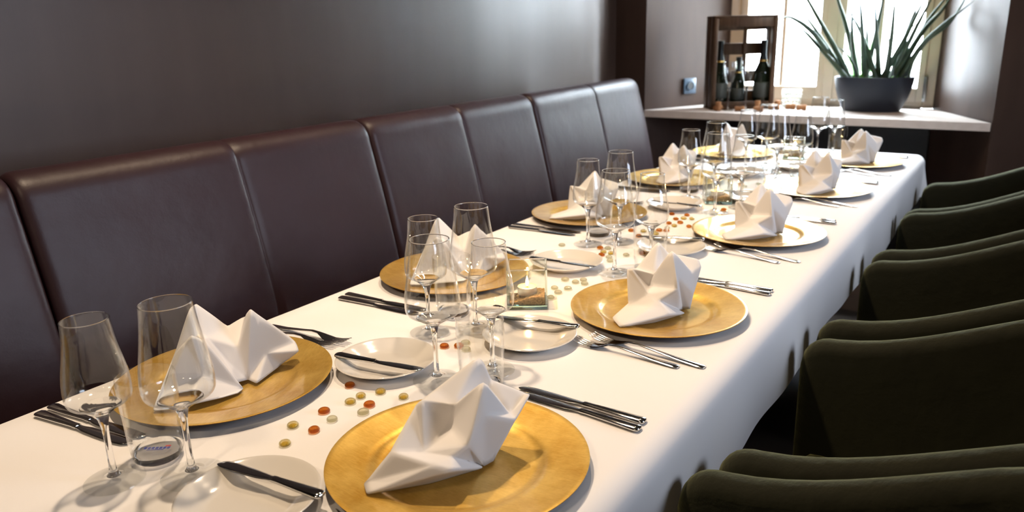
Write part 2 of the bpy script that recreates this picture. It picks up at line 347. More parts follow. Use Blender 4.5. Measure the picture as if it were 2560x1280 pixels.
# ------------------------------------------------------------------ banquette
def banquette_back(L, stitch, end0, end1):
    """back cushion, local y 0..L; profile in (x, z) with the rounded top"""
    prof = []
    zb, slope = 0.46, 0.215
    fx = lambda z: -0.373 + slope*(1.0-z)
    for k in range(13): z = zb + (0.985-zb)*k/12; prof.append((fx(z) + 0.010*math.sin(math.pi*k/12), z))
    cx, cz, rr = -0.430, 0.982, 0.060
    for k in range(1, 13):
        a = -0.05 + (math.pi+0.0)*k/12
        if k < 12: prof.append((cx + rr*math.cos(a), cz + rr*math.sin(a)))
    prof += [(-0.49, 0.97), (-0.49, 0.70), (-0.49, zb)]
    mx = sum(p[0] for p in prof)/len(prof); mz = 0.75
    nrm = []
    n = len(prof)
    for i in range(n):
        a, b = prof[i-1], prof[(i+1) % n]; t = Vector((b[0]-a[0], b[1]-a[1])); t.normalize(); nrm.append((t.y, -t.x))
    ys = [0.0, 0.002, 0.006, 0.012, 0.022, 0.04, 0.08]
    ys += [0.08 + (stitch-0.16)*k/5 for k in range(1, 6)] if stitch else []
    if stitch: ys += [stitch-0.05, stitch-0.025, stitch-0.010, stitch-0.004, stitch-0.0015, stitch+0.0015, stitch+0.004, stitch+0.010, stitch+0.025, stitch+0.05, stitch+0.08]
    y_last = ys[-1]
    ys += [y_last + (L-0.08-y_last)*k/5 for k in range(1, 6)] + [L-0.04, L-0.022, L-0.012, L-0.006, L-0.002, L]
    secs = []
    for y in ys:
        def edge(d, r_, depth):
            if d >= r_: return 0.0
            q = 1-d/r_; return depth*(1-math.sqrt(max(0, 1-q*q)))
        ins = edge(y, end0[0], end0[1]) + edge(L-y, end1[0], end1[1])
        if stitch:
            d = abs(y-stitch); ins += 0.0035*math.exp(-(d/0.005)**2) + 0.0008*math.exp(-(d/0.03)**2)
        secs.append([(p[0]-nn[0]*ins, y, p[1]-nn[1]*ins) for p, nn in zip(prof, nrm)])
    return loft('banquette_back', [s[::-1] for s in secs], autos=70)
BOUNDS = [(-1.15, -0.265, 0.44), (-0.265, 0.668, 0.47), (0.668, 1.610, 0.489), (1.610, 2.474, 0.425), (2.474, 3.425, 0.487)]
BL = ['behind the camera end of the table', 'nearest in view, beside the foremost glasses', 'behind the two nearest gold plates', 'in the middle of the bench', 'at the window end of the bench']
for i, (y0, y1, st) in enumerate(BOUNDS):
    g = 0.0015
    t = thing('banquette_section', 'dark aubergine leather banquette section ' + BL[i], 'banquette', (0, y0+g, 0), 0, 'leather banquette sections along the wall')
    Ln = y1-y0-2*g
    e1 = (0.055, 0.05) if i == 4 else (0.022, 0.016)
    put('backrest', banquette_back(Ln, st, (0.022, 0.016), e1), M['leather'], t)
    put('seat', box('banquette_seat', -0.27, 0.13, 0, Ln, 0.33, 0.455, 0.03, 3), M['leather'], t)
    put('base', box('banquette_base', -0.49, 0.10, 0, Ln, 0.0, 0.33), M['wood'], t)
    put('back_panel', box('banquette_panel', -0.60, -0.492, 0, Ln, 0.0, 0.93, 0.004), M['leather_side'], t)

# ------------------------------------------------------------------ table and cloth
TX, TY0, TY1 = 0.80, -0.35, 3.475
def table():
    t = thing('dining_table', 'long wooden dining table hidden under the white cloth', 'table', (0, 0, 0))
    put('tabletop', box('tabletop', 0.012, TX-0.002, TY0+0.01, TY1-0.002, TZ-0.035, TZ-0.003, 0.008), M['wood'], t)
    for y in (TY0+0.2, 1.5, TY1-0.25):
        put('leg', box('table_leg', 0.40, 0.48, y-0.04, y+0.04, 0.03, TZ-0.035, 0.004), M['wood'], t)
        put('foot', box('table_foot', 0.20, 0.68, y-0.22, y+0.22, 0.0, 0.03, 0.006), M['wood'], t)
table()
def cloth():
    rad = 0.036; drop = 0.192
    us = [-0.20, -0.17, -0.14, -0.10, -0.07, -0.05, -0.035, -0.025, -0.016, -0.008, 0.0] + [TX*k/24 for k in range(1, 24)] + [TX] + [TX+0.06*k/12 for k in range(1, 13)] + [TX+0.06+(drop-0.06)*k/9 for k in range(1, 10)]
    n = 150; vs_ = [TY0 + (TY1-TY0)*k/n for k in range(n+1)] + [TY1+0.06*k/12 for k in range(1, 13)] + [TY1+0.06+(drop-0.06)*k/9 for k in range(1, 10)]
    V = []
    for v in vs_:
        for u in us:
            cx, cy = min(max(u, 0), TX), min(v, TY1)
            du, dv = u-cx, v-cy; e = math.hypot(du, dv); x, y, z = cx, cy, TZ
            if e > 1e-9:
                nx, ny = du/e, dv/e; r_ = rad if du >= 0 else 0.010
                if e < r_*math.pi/2: a = e/r_; o = r_*math.sin(a); z -= r_*(1-math.cos(a))
                else:
                    ex = e - r_*math.pi/2; f = min(1, ex/0.12)
                    wv = 0.004*math.sin(v*5.3+0.6) + 0.003*math.sin(v*12.1+1.1) + 0.002*math.sin(v*23.0)
                    if dv > 0 and du > 0: wv = 0.030*math.sin(math.atan2(dv, du)*2)
                    elif dv > 0: wv = 0.010*math.sin(u*16)
                    o = r_ + f*(0.001+wv) + ex*0.01; z -= r_ + ex*0.985
                if du < 0: o = min(o, 0.012)
                x, y = cx+nx*o, cy+ny*o
            V.append((x, y, z))
    nu = len(us); Fc = [(j*nu+i, j*nu+i+1, (j+1)*nu+i+1, (j+1)*nu+i) for j in range(len(vs_)-1) for i in range(nu-1)]
    me = mesh('tablecloth', V, Fc, True)
    tag(put('tablecloth', me, M['cloth']), 'long white linen tablecloth spread over the table, falling in soft folds', 'tablecloth')
cloth()

# ------------------------------------------------------------------ chairs
def make_chair():
    t = thing('tub_chair', '', 'chair')
    hw, th, xf, xb, rc = 0.243, 0.027, 0.860, 1.42, 0.20
    path = []
    for k in range(7): path.append((xf + 0.06*(k/6)**1.5, -hw))
    for k in range(1, 9): path.append((xf+0.06 + (xb-rc-xf-0.06)*k/8, -hw))
    for k in range(1, 9): a = -math.pi/2 + math.pi/2*k/8; path.append((xb-rc+rc*math.cos(a), -hw+rc+rc*math.sin(a)))
    half = path[:]; path += [(x, -y) for x, y in half[::-1]]
    secs = []
    def top(x):
        q = min(max((x-0.885)/0.55, 0), 1); return 0.682 + 0.158*(q*q*(3-2*q))**1.05
    for i, (x, y) in enumerate(path):
        a = Vector(path[max(i-1, 0)]); b = Vector(path[min(i+1, len(path)-1)]); d = (b-a).normalized(); nx, ny = d.y, -d.x
        q = min((x-xf)/0.05, 1.0); e = 1-math.sqrt(max(0, 1-(1-q)**2)); zt = top(x) - 0.05*e
        thk = th*(0.55+0.45*min(1, (x-xf)/0.015)); zb = 0.30; lean = 0.0
        ring = []
        for k in range(9): g = math.pi*k/8; ring.append((x+nx*thk*math.cos(g), y+ny*thk*math.cos(g), zt-thk*0.9+thk*0.9*math.sin(g)))
        for z in (zt-0.08, zt-0.16, 0.42, zb): ring.append((x-nx*thk, y-ny*thk, min(z, zt-thk)))
        for z in (zb, 0.42, zt-0.16, zt-0.08): ring.append((x+nx*thk, y+ny*thk, min(z, zt-thk)))
        secs.append(ring)
    put('shell', loft('chair_shell', secs, autos=75), M['velvet'], t)
    put('seat', box('chair_seat', 0.885, 1.42, -hw+th, hw-th, 0.33, 0.455, 0.03, 3), M['velvet'], t)
    for x in (0.95, 1.38):
        for y in (-0.19, 0.19): put('leg', tube('chair_leg', [(x, y, 0.31), (x+(0.02 if x > 1.2 else -0.01), y*1.06, 0)], [0.019, 0.012], 10), M['wood'], t)
    return t
CH = [(0.045, 'behind the one nearest the camera'), (0.672, 'nearest in view, in front of the foremost gold plate'), (1.262, 'second in view along the table'), (1.868, 'third in view, in the middle of the row'), (2.470, 'fourth in view along the table'), (3.020, 'farthest, at the window end of the table')]
for y, s in CH[1:]:
    o = first_or_dup(STORE, 'chair', make_chair, (-0.018 if y < 0.7 else 0, y, 0), 0, 'dark olive velvet tub chair ' + s, 'olive velvet tub chairs along the table')
    o.scale = (1, 1, 1.022 if y < 0.7 else 1)

# ------------------------------------------------------------------ table ware
PL = {'R': [(0.636, 0.678), (0.631, 1.308), (0.626, 1.954), (0.626, 2.572), (0.638, 3.154)],
      'L': [(0.175, 0.677), (0.153, 1.296), (0.148, 1.933), (0.160, 2.540), (0.158, 3.166)]}
ORD = ['nearest', 'second', 'middle', 'fourth', 'farthest']
SIDE = {'R': 'chair side', 'L': 'banquette side'}
def at(side, i): return 'at the %s setting on the %s' % (ORD[i], SIDE[side])

def charger_mesh():
    p = [(0.0, 0.0055), (0.096, 0.0055), (0.103, 0.0062), (0.108, 0.0090), (0.113, 0.0112), (0.120, 0.0122), (0.140, 0.0148), (0.158, 0.0172), (0.1635, 0.0182), (0.1652, 0.0178)]
    q = [(0.1652, 0.0178), (0.1648, 0.0165), (0.158, 0.0150), (0.125, 0.0095), (0.104, 0.0010), (0.100, 0.0), (0.0, 0.0)]
    return lathe('charger_top', p[::-1], 96, 60), lathe('charger_underside', q[::-1], 96, 60)
CT, CU = charger_mesh()
def make_charger():
    t = thing('charger_plate', '', 'plate')
    put('plate_top', CT, M['gold'], t); put('underside', CU, M['gold_dark'], t); return t
for s in 'RL':
    for i, (x, y) in enumerate(PL[s]):
        first_or_dup(STORE, 'charger', make_charger, (x, y, TZ), 0.9*i + (2 if s == 'L' else 0), 'round gold charger plate carrying a napkin ' + at(s, i), 'gold charger plates')

# ---- napkins
NAP_A = [(0.0346, 0.045, 0.1319), (-0.026, 0.02, 0.0988), (-0.0011, 0.0, 0.087), (0.0472, 0.04, 0.0993), (-0.0484, -0.005, 0.093), (-0.0409, -0.015, 0.104), (-0.0085, -0.005, 0.0601), (-0.0407, -0.045, 0.0496), (0.0353, -0.02, 0.1267), (0.0122, -0.055, 0.0601), (0.0687, 0.01, 0.0632), (0.0316, -0.035, 0.0895), (0.0919, 0.035, 0.0794), (0.0958, 0.025, 0.0818), (0.0738, -0.0, 0.0596), (0.0442, -0.0064, 0.009), (0.0309, -0.0175, 0.009), (-0.007, -0.06, 0.0492), (-0.0283, -0.075, 0.0496), (0.0294, -0.0232, 0.01), (-0.1075, -0.0722, 0.016), (-0.1129, -0.0503, 0.017), (-0.0801, -0.05, 0.0565), (-0.0364, -0.0479, 0.009), (-0.0062, -0.08, 0.0444), (0.0307, -0.04, 0.1113), (0.0238, -0.0173, 0.012)]
NAP_B = [(-0.0021, 0.045, 0.1318), (-0.0417, 0.02, 0.0825), (-0.0082, 0.0, 0.0775), (0.0162, 0.04, 0.1104), (-0.0592, -0.005, 0.0882), (-0.0494, -0.015, 0.0919), (-0.0178, -0.0, 0.0539), (-0.0177, -0.035, 0.0495), (0.0231, -0.02, 0.1338), (0.0361, -0.05, 0.0667), (0.0631, 0.01, 0.0814), (0.0343, -0.035, 0.0864), (0.074, 0.035, 0.1011), (0.0798, 0.025, 0.0888), (0.0665, -0.0, 0.0415), (0.0615, 0.0071, 0.009), (0.0461, 0.0031, 0.009), (0.0025, -0.055, 0.0445), (-0.0042, -0.065, 0.0379), (0.0506, -0.0223, 0.01), (-0.0642, -0.123, 0.016), (-0.0807, -0.0811, 0.017), (-0.0541, -0.03, 0.0238), (-0.0061, -0.0749, 0.009), (0.024, -0.075, 0.0255), (0.0329, -0.045, 0.0596), (0.04, -0.0121, 0.012)]
NAP_C = [(-0.0267, 0.03, 0.1334), (0.0148, 0.04, 0.0837), (-0.0185, -0.0, 0.0835), (-0.0321, -0.0, 0.0912), (-0.0376, -0.0, 0.1355), (-0.0679, -0.005, 0.0665), (-0.0497, -0.04, 0.0972), (-0.1032, -0.0858, 0.018), (-0.0387, -0.045, 0.1092), (-0.0228, -0.035, 0.0938), (-0.0304, -0.045, 0.0423), (0.0225, -0.0496, 0.01), (0.0238, -0.0, 0.0587), (0.0501, -0.0, 0.1202), (0.0319, -0.0203, 0.011), (-0.0049, -0.005, 0.058), (0.0588, 0.005, 0.109), (0.0653, -0.0, 0.0409), (0.1158, 0.03, 0.0414), (0.1181, 0.01, 0.0316), (0.0851, 0.0139, 0.011), (0.043, -0.0389, 0.01), (0.0428, 0.055, 0.0911), (0.0165, -0.0304, 0.014), (-0.0312, -0.06, 0.0341), (-0.0151, -0.0748, 0.013), (-0.0793, -0.0901, 0.017), (0.014, -0.0607, 0.01), (-0.0875, -0.05, 0.0277)]
FR = [(4, 5, 7), (4, 7, 22), (22, 7, 18), (22, 18, 21), (21, 18, 20), (5, 2, 6), (5, 6, 7), (8, 2, 6), (8, 29, 2), (8, 10, 29), (8, 6, 9), (6, 7, 9), (8, 9, 11), (8, 11, 10), (11, 14, 10), (10, 13, 12), (10, 14, 13), (11, 15, 14), (11, 16, 15), (9, 16, 11), (9, 26, 16), (9, 17, 26), (7, 17, 9), (7, 18, 17),
      (17, 19, 26), (17, 24, 19), (24, 23, 19), (24, 20, 23), (18, 24, 17), (18, 20, 24), (0, 1, 2), (0, 2, 29), (0, 29, 3), (3, 29, 10), (3, 10, 12), (2, 1, 4), (2, 4, 5),
      (0, 27, 1), (1, 27, 4), (4, 27, 22), (22, 27, 21), (0, 28, 27), (0, 3, 28), (3, 12, 28), (12, 13, 28), (13, 14, 28), (14, 15, 28)]
FL = [(0, 1, 2), (0, 2, 3), (4, 3, 31), (4, 31, 5), (3, 9, 31), (9, 8, 31), (8, 6, 31), (6, 5, 31), (8, 10, 9), (9, 10, 11), (10, 24, 11), (6, 28, 5), (6, 10, 28), (8, 6, 10), (28, 10, 24), (5, 28, 7), (7, 28, 26), (26, 28, 24), (26, 24, 25), (25, 24, 11), (25, 11, 27),
      (2, 15, 12), (2, 9, 15), (9, 11, 23), (9, 23, 15), (15, 23, 14), (15, 14, 12), (12, 14, 13), (13, 14, 16), (16, 14, 17), (17, 14, 21), (17, 21, 20), (17, 20, 19), (17, 19, 18), (16, 17, 18), (1, 22, 12), (1, 12, 2), (22, 13, 12), (22, 18, 16), (22, 16, 13), (3, 2, 9),
      (0, 29, 1), (1, 29, 22), (22, 29, 30), (22, 30, 18), (18, 30, 19), (5, 29, 4), (4, 29, 0), (4, 0, 3), (5, 7, 29), (19, 30, 20)]
def napkin_mesh(name, V, Fs, extra):
    me = mesh(name, [(x, y, z-0.0) for x, y, z in V] + extra, Fs, True)
    bm = bmesh.new(); bm.from_mesh(me); bmesh.ops.recalc_face_normals(bm, faces=bm.faces[:])
    cl = bm.edges.layers.float.get('crease_edge') or bm.edges.layers.float.new('crease_edge')
    for e in bm.edges:
        if len(e.link_faces) == 2:
            a = e.link_faces[0].normal.angle(e.link_faces[1].normal, 0); a = min(a, math.pi-a) if False else a
            e[cl] = 0.94 if a > R(24) else 0.3
        else: e[cl] = 0.9
    vl = bm.verts.layers.float.get('crease_vert') or bm.verts.layers.float.new('crease_vert')
    for v in bm.verts: v[vl] = 0.75 if v.co.z > 0.07 or v.co.z < 0.02 else 0.3
    bm.to_mesh(me); bm.free()
    return me
NM = {'A': napkin_mesh('napkin_a', NAP_A, FR, [(-0.045, 0.045, 0.012), (0.045, 0.040, 0.012), (0.030, 0.018, 0.055)]),
      'B': napkin_mesh('napkin_b', NAP_B, FR, [(-0.045, 0.045, 0.012), (0.045, 0.050, 0.012), (0.018, 0.016, 0.060)]),
      'C': napkin_mesh('napkin_c', NAP_C, FL, [(-0.060, 0.045, 0.012), (0.055, 0.055, 0.012), (-0.034, -0.016, 0.052)])}
def napkin(key, x, y, turn, label):
    vx, vy = x-1.185, y; rz = math.atan2(-vx, vy) + R(turn)
    o = put('folded_napkin', NM[key], M['napkin'], None, (x, y, TZ), (0, 0, rz))
    s = o.modifiers.new('s', 'SUBSURF'); s.levels = 3; s.render_levels = 3; s.subdivision_type = 'CATMULL_CLARK'
    d = o.modifiers.new('t', 'SOLIDIFY'); d.thickness = 0.0016; d.offset = 0.0
    tag(o, label, 'napkin', 'folded white napkins'); return o
NAPS = {('R', 0): ('A', 0), ('R', 1): ('B', 0), ('R', 2): ('B', -4), ('R', 3): ('B', 14), ('R', 4): ('B', -8), ('L', 0): ('C', 0), ('L', 1): ('C', 4), ('L', 2): ('B', -25), ('L', 3): ('B', 12), ('L', 4): ('B', 40)}
for (s, i), (k, tn) in NAPS.items():
    napkin(k, PL[s][i][0], PL[s][i][1], tn, 'folded white napkin on the gold plate ' + at(s, i))

# ---- glasses
def smooth_prof(pts, n=6): return [(max(p.x, 0.0), p.y) for p in bez([(r, z, 0) for r, z in pts], n)]
def wine_meshes(Hh, rr, rm, rf, zb, zm):
    out = smooth_prof([(rm*0.62, zb+0.0162), (rm*0.93, zm-0.007), (rm, zm+0.006), (rm*0.965, zm+0.028), (rr*1.10, Hh-0.03), (rr, Hh)], 6)
    inn = [(max(r-0.0011, 0.0), z+0.0006) for r, z in out[:-1]] + [(out[-1][0]-0.0008, Hh)]
    bowl = out + inn[::-1]
    foot = [(0.0, 0.0004), (rf*0.94, 0.0004), (rf, 0.0012), (rf*0.985, 0.0022), (rf*0.7, 0.0030), (rf*0.4, 0.0045), (0.0085, 0.0085), (0.0, 0.0085)]
    st = smooth_prof([(0.0084, 0.0085), (0.0058, 0.0125), (0.0042, 0.022), (0.0037, 0.045), (0.0040, zb-0.018), (0.0060, zb-0.004), (0.0090, zb+0.0042), (rm*0.40, zb+0.0098), (rm*0.62, zb+0.0160)], 4)
    st = [(0.0, 0.0085)] + st + [(rm*0.60, zb+0.0168), (rm*0.36, zb+0.0122), (0.006, zb+0.0085), (0.0, zb+0.0080)]
    a = [2*math.pi*k/8 for k in range(9)]
    rim = [(rr-0.0005+0.0008*math.cos(q), Hh+0.0002+0.0008*math.sin(q)) for q in a]
    return lathe('wine_bowl', bowl, 48, 40), lathe('wine_stem', st, 24, 40), lathe('wine_foot', foot, 48, 40), lathe('wine_rim', rim, 48, 180)
W_S = wine_meshes(0.2144, 0.0267, 0.0378, 0.0362, 0.0880, 0.1180)
W_L = wine_meshes(0.2301, 0.0303, 0.0430, 0.0385, 0.0900, 0.1210)
def make_wine(ms):
    t = thing('wine_glass', '', 'wine glass')
    b = put('bowl', ms[0], M['bowl'], t); put('rim', ms[3], M['stem'], b); put('stem', ms[1], M['stem'], t); put('foot', ms[2], M['bowl'], t); return t
WS = {'L': [(0.287, 0.428), (0.315, 1.010), (0.284, 1.674), (0.305, 2.300), (0.294, 2.898)], 'R': [(0.508, 0.936), (0.500, 1.570), (0.490, 2.240), (0.502, 2.859), (0.500, 3.394)]}
WLg = {'L': [(0.361, 0.487), (0.376, 1.070), (0.344, 1.731), (0.355, 2.384), (0.352, 2.960)], 'R': [(0.453, 0.861), (0.4485, 1.493), (0.4435, 2.150), (0.445, 2.764), (0.451, 3.326)]}
TU = {'L': [(0.282, 0.491), (0.297, 1.106), (0.266, 1.766), (0.270, 2.394), (0.400, 2.850)], 'R': [(0.536, 0.868), (0.529, 1.500), (0.545, 2.150), (0.523, 2.777), (0.530, 3.316)]}
def tumbler_meshes():
    Hh, r1, r0 = 0.118, 0.0365, 0.0315
    out = [(r0*0.93, 0.0125), (r0+0.0006, 0.013), (r0+0.0022, 0.03), (r1-0.001, 0.07), (r1, 0.095), (r1-0.0004, Hh)]
    out = smooth_prof(out[1:], 5); inn = [(r-0.0014, z) for r, z in out[:-1]] + [(out[-1][0]-0.0010, Hh)]
    wall = out + inn[::-1]
    base = [(0.0, 0.0012), (r0*0.70, 0.0006), (r0*0.86, 0.0012), (r0*0.97, 0.0050), (r0+0.0005, 0.0128), (r0-0.0012, 0.0128), (r0*0.8, 0.0112), (0.0, 0.0108)]
    return lathe('tumbler_wall', wall, 48, 40), lathe('tumbler_base', base, 48, 40)
TM = tumbler_meshes()
def make_tumbler():
    t = thing('water_tumbler', '', 'tumbler'); put('wall', TM[0], M['bowl'], t); put('base', TM[1], M['stem'], t); return t
for s in 'LR':
    for i in range(5):
        x, y = WS[s][i]; first_or_dup(STORE, 'ws', lambda: make_wine(W_S), (x, y, TZ), 0.3*i, 'smaller stemmed wine glass ' + at(s, i), 'smaller wine glasses')
        x, y = WLg[s][i]; first_or_dup(STORE, 'wl', lambda: make_wine(W_L), (x, y, TZ), 0.3*i, 'larger wide-bowled wine glass ' + at(s, i), 'larger wine glasses')
        x, y = TU[s][i]; first_or_dup(STORE, 'tu', make_tumbler, (x, y, TZ), 0.0, 'plain straight water tumbler with thick base ' + at(s, i), 'water tumblers')
# printed mark inside the base of the nearest tumbler
t0 = STORE['tu']
bm = bmesh.new()
for k in range(7): box_bm(bm, -0.017+k*0.0050, -0.0135+k*0.0050, -0.0030, 0.0022, 0.0130, 0.0132)
box_bm(bm, -0.012, 0.010, -0.0058, -0.0044, 0.0130, 0.0132)
me = bpy.data.meshes.new('base_print'); bm.to_mesh(me); bm.free()
o = put('base_print', me, M['ink_blue'], t0, (0, 0, 0), (0, 0, R(35))); o['label'] = 'small blue and red printed mark'
put('red_mark', box('red_mark', 0.009, 0.016, 0.0030, 0.0062, 0.0130, 0.0132), M['ink_red'], t0, (0, 0, 0), (0, 0, R(35)))

# ---- bread plates
def bread_mesh():
    top = smooth_prof([(0.0, 0.0042), (0.040, 0.0042), (0.052, 0.0056), (0.066, 0.0120), (0.0785, 0.0182), (0.0822, 0.0190)], 5)
    bot = [(0.0830, 0.0184), (0.0822, 0.0172), (0.070, 0.0108), (0.054, 0.0030), (0.050, 0.0), (0.044, 0.0), (0.042, 0.0016), (0.0, 0.0016)]
    return lathe('bread_plate', (top+bot)[::-1], 72, 60)
BM = bread_mesh()
BP = {('R', 0): (0.479, 0.4815), ('L', 0): (0.3505, 0.857), ('R', 1): (0.4955, 1.0665), ('L', 1): (0.333, 1.481), ('R', 2): (0.491, 1.7095), ('L', 2): (0.3165, 2.1545), ('R', 3): (0.488, 2.350), ('L', 3): (0.325, 2.745), ('R', 4): (0.475, 2.945), ('L', 4): (0.322, 3.365)}
for (s, i), (x, y) in BP.items():
    o = put('bread_plate', BM, M['porcelain'], None, (x, y, TZ)); tag(o, 'small glossy white bread plate ' + at(s, i), 'plate', 'white bread plates')

# ---- cutlery
def ring(x, y, z, wy, tz, n=12):
    out = []
    for k in range(n):
        a = 2*math.pi*k/n; c, s_ = math.cos(a), math.sin(a)
        out.append((x, y + wy*math.copysign(abs(c)**0.75, c), z + tz*math.copysign(abs(s_)**0.75, s_)))
    return out
def knife_meshes(L, scale=1.0):
    hl = L*0.47
    hs = [(0, .0050, .0020, 0), (0.0015, .0078, .0030, 0), (0.006, .0088, .0034, 0), (hl*0.5, .0070, .0032, 0), (hl*0.88, .0052, .0030, 0), (hl*0.97, .0056, .0032, 0), (hl, .0052, .0030, 0)]
    handle = loft('knife_handle', [ring(x, y, 0.0036, wy*scale, tz) for x, wy, tz, y in hs])
    bs = [(hl, .0045, .0022, 0), (hl+0.006, .0052, .0016, 0.0), (hl+0.02, .0075, .0011, .001), (L*0.72, .0088, .0009, .0015), (L*0.88, .0090, .0008, .0020), (L*0.95, .0078, .0008, .0026), (L*0.985, .0050, .0007, .0040), (L, .0016, .0006, .0060)]
    blade = loft('knife_blade', [ring(x, y*scale, 0.0030, wy*scale, tz) for x, wy, tz, y in bs])
    return handle, blade
K1, K2, K3 = knife_meshes(0.208), knife_meshes(0.203), knife_meshes(0.165, 0.95)
def make_knife(ms, name, cat):
    t = thing(name, '', cat); put('handle', ms[0], M['steel'], t); put('blade', ms[1], M['steel'], t); return t
def fork_meshes(L):
    hl = L*0.64
    hs = [(0, .0045, .0010, .0016), (0.002, .0072, .0013, .0016), (0.008, .0078, .0014, .0018), (hl*0.35, .0058, .0016, .0036), (hl*0.7, .0036, .0017, .0085), (hl*0.88, .0032, .0017, .0112), (hl, .0036, .0016, .0105),
          (hl+L*0.05, .0072, .0012, .0076), (hl+L*0.10, .0108, .0010, .0046), (hl+L*0.15, .0118, .0009, .0028), (hl+L*0.175, .0116, .0008, .0026)]
    handle = loft('fork_handle', [ring(x, 0, z, wy, tz) for x, wy, tz, z in hs])
    tines = []
    for k in range(4):
        y = -0.0093 + 0.0062*k; x0 = hl+L*0.168
        ts = [(x0, .0021, .0009, .0026), (x0+(L-x0)*0.4, .0018, .0009, .0040), (x0+(L-x0)*0.8, .0015, .0008, .0072), (L-0.002, .0011, .0007, .0094), (L, .0005, .0005, .0098)]
        tines.append(loft('fork_tine', [ring(x, y, z, wy, tz, 8) for x, wy, tz, z in ts]))
    return handle, tines
F1, F2 = fork_meshes(0.198), fork_meshes(0.216)
def make_fork(ms):
    t = thing('table_fork', '', 'fork'); put('handle', ms[0], M['steel'], t)
    for m_ in ms[1]: put('tine', m_, M['steel'], t)
    return t
def lay(key, maker, a, b, label, group, z=0.0004, tilt=0.0):
    """a = handle end, b = tip"""
    rz = math.atan2(b[1]-a[1], b[0]-a[0]); o = first_or_dup(STORE, key, maker, (a[0], a[1], TZ+z), rz, label, group)
    if tilt: o.rotation_euler = (0, -tilt, rz)
    return o
KP = {('L', 0): [((0.019, 0.466), (0.209, 0.484)), ((0.013, 0.488), (0.225, 0.505))], ('L', 1): [((0.034, 1.061), (0.224, 1.066)), ((0.030, 1.084), (0.235, 1.091))], ('L', 2): [((0.012, 1.722), (0.208, 1.727)), ((0.008, 1.751), (0.213, 1.757))],
      ('R', 0): [((0.794, 0.876), (0.592, 0.888)), ((0.791, 0.899), (0.588, 0.905))], ('R', 1): [((0.787, 1.510), (0.585, 1.522)), ((0.785, 1.532), (0.582, 1.540))], ('R', 2): [((0.774, 2.163), (0.572, 2.170)), ((0.768, 2.186), (0.562, 2.192))]}
for i in (3, 4):
    x, y = PL['R'][i]; KP[('R', i)] = [((x+0.150, y+0.206), (x-0.05, y+0.214)), ((x+0.146, y+0.229), (x-0.055, y+0.236))]
    x, y = PL['L'][i]; KP[('L', i)] = [((0.014, y-0.215), (0.215, y-0.207)), ((0.010, y-0.190), (0.213, y-0.185))]
for (s, i), (a, b) in KP.items():
    lay('k2', lambda: make_knife(K2, 'table_knife', 'knife'), *a, 'steel table knife lying outermost ' + at(s, i), 'table knives')
    lay('k1', lambda: make_knife(K1, 'table_knife', 'knife'), *b, 'steel table knife next to the plate ' + at(s, i), 'table knives')
FP = {('R', 0): [((0.766, 0.487), (0.566, 0.497)), ((0.797, 0.513), (0.582, 0.530))], ('R', 1): [((0.761, 1.094), (0.563, 1.104)), ((0.797, 1.114), (0.582, 1.134))], ('R', 2): [((0.742, 1.738), (0.544, 1.772)), ((0.780, 1.765), (0.567, 1.806))],
      ('R', 3): [((0.736, 2.381), (0.548, 2.415)), ((0.782, 2.404), (0.573, 2.440))], ('R', 4): [((0.748, 2.925), (0.556, 2.962)), ((0.790, 2.957), (0.577, 2.985))],
      ('L', 0): [((0.030, 0.882), (0.240, 0.893)), ((0.004, 0.846), (0.207, 0.872))], ('L', 1): [((0.020, 1.510), (0.232, 1.530)), ((0.010, 1.478), (0.205, 1.505))], ('L', 2): [((0.020, 2.135), (0.222, 2.150)), ((0.012, 2.110), (0.200, 2.128))]}
for (s, i), (a, b) in FP.items():
    lay('f1', lambda: make_fork(F1), *a, 'steel table fork lying outermost ' + at(s, i), 'table forks')
    lay('f2', lambda: make_fork(F2), *b, 'steel table fork next to the plate ' + at(s, i), 'table forks')
BK = {('R', 0): ((0.561, 0.520), (0.404, 0.507)), ('L', 0): ((0.276, 0.818), (0.438, 0.843)), ('R', 1): ((0.562, 1.125), (0.413, 1.098)), ('L', 1): ((0.257, 1.446), (0.428, 1.453)), ('R', 2): ((0.548, 1.783), (0.405, 1.743)),
      ('L', 2): ((0.414, 2.118), (0.246, 2.135)), ('R', 3): ((0.558, 2.395), (0.405, 2.372)), ('L', 3): ((0.250, 2.712), (0.412, 2.722)), ('R', 4): ((0.545, 2.985), (0.392, 2.967)), ('L', 4): ((0.250, 3.335), (0.410, 3.342))}
for (s, i), (a, b) in BK.items():
    lay('k3', lambda: make_knife(K3, 'butter_knife', 'knife'), a, b, 'small butter knife on the bread plate ' + at(s, i), 'butter knives', z=0.0178)

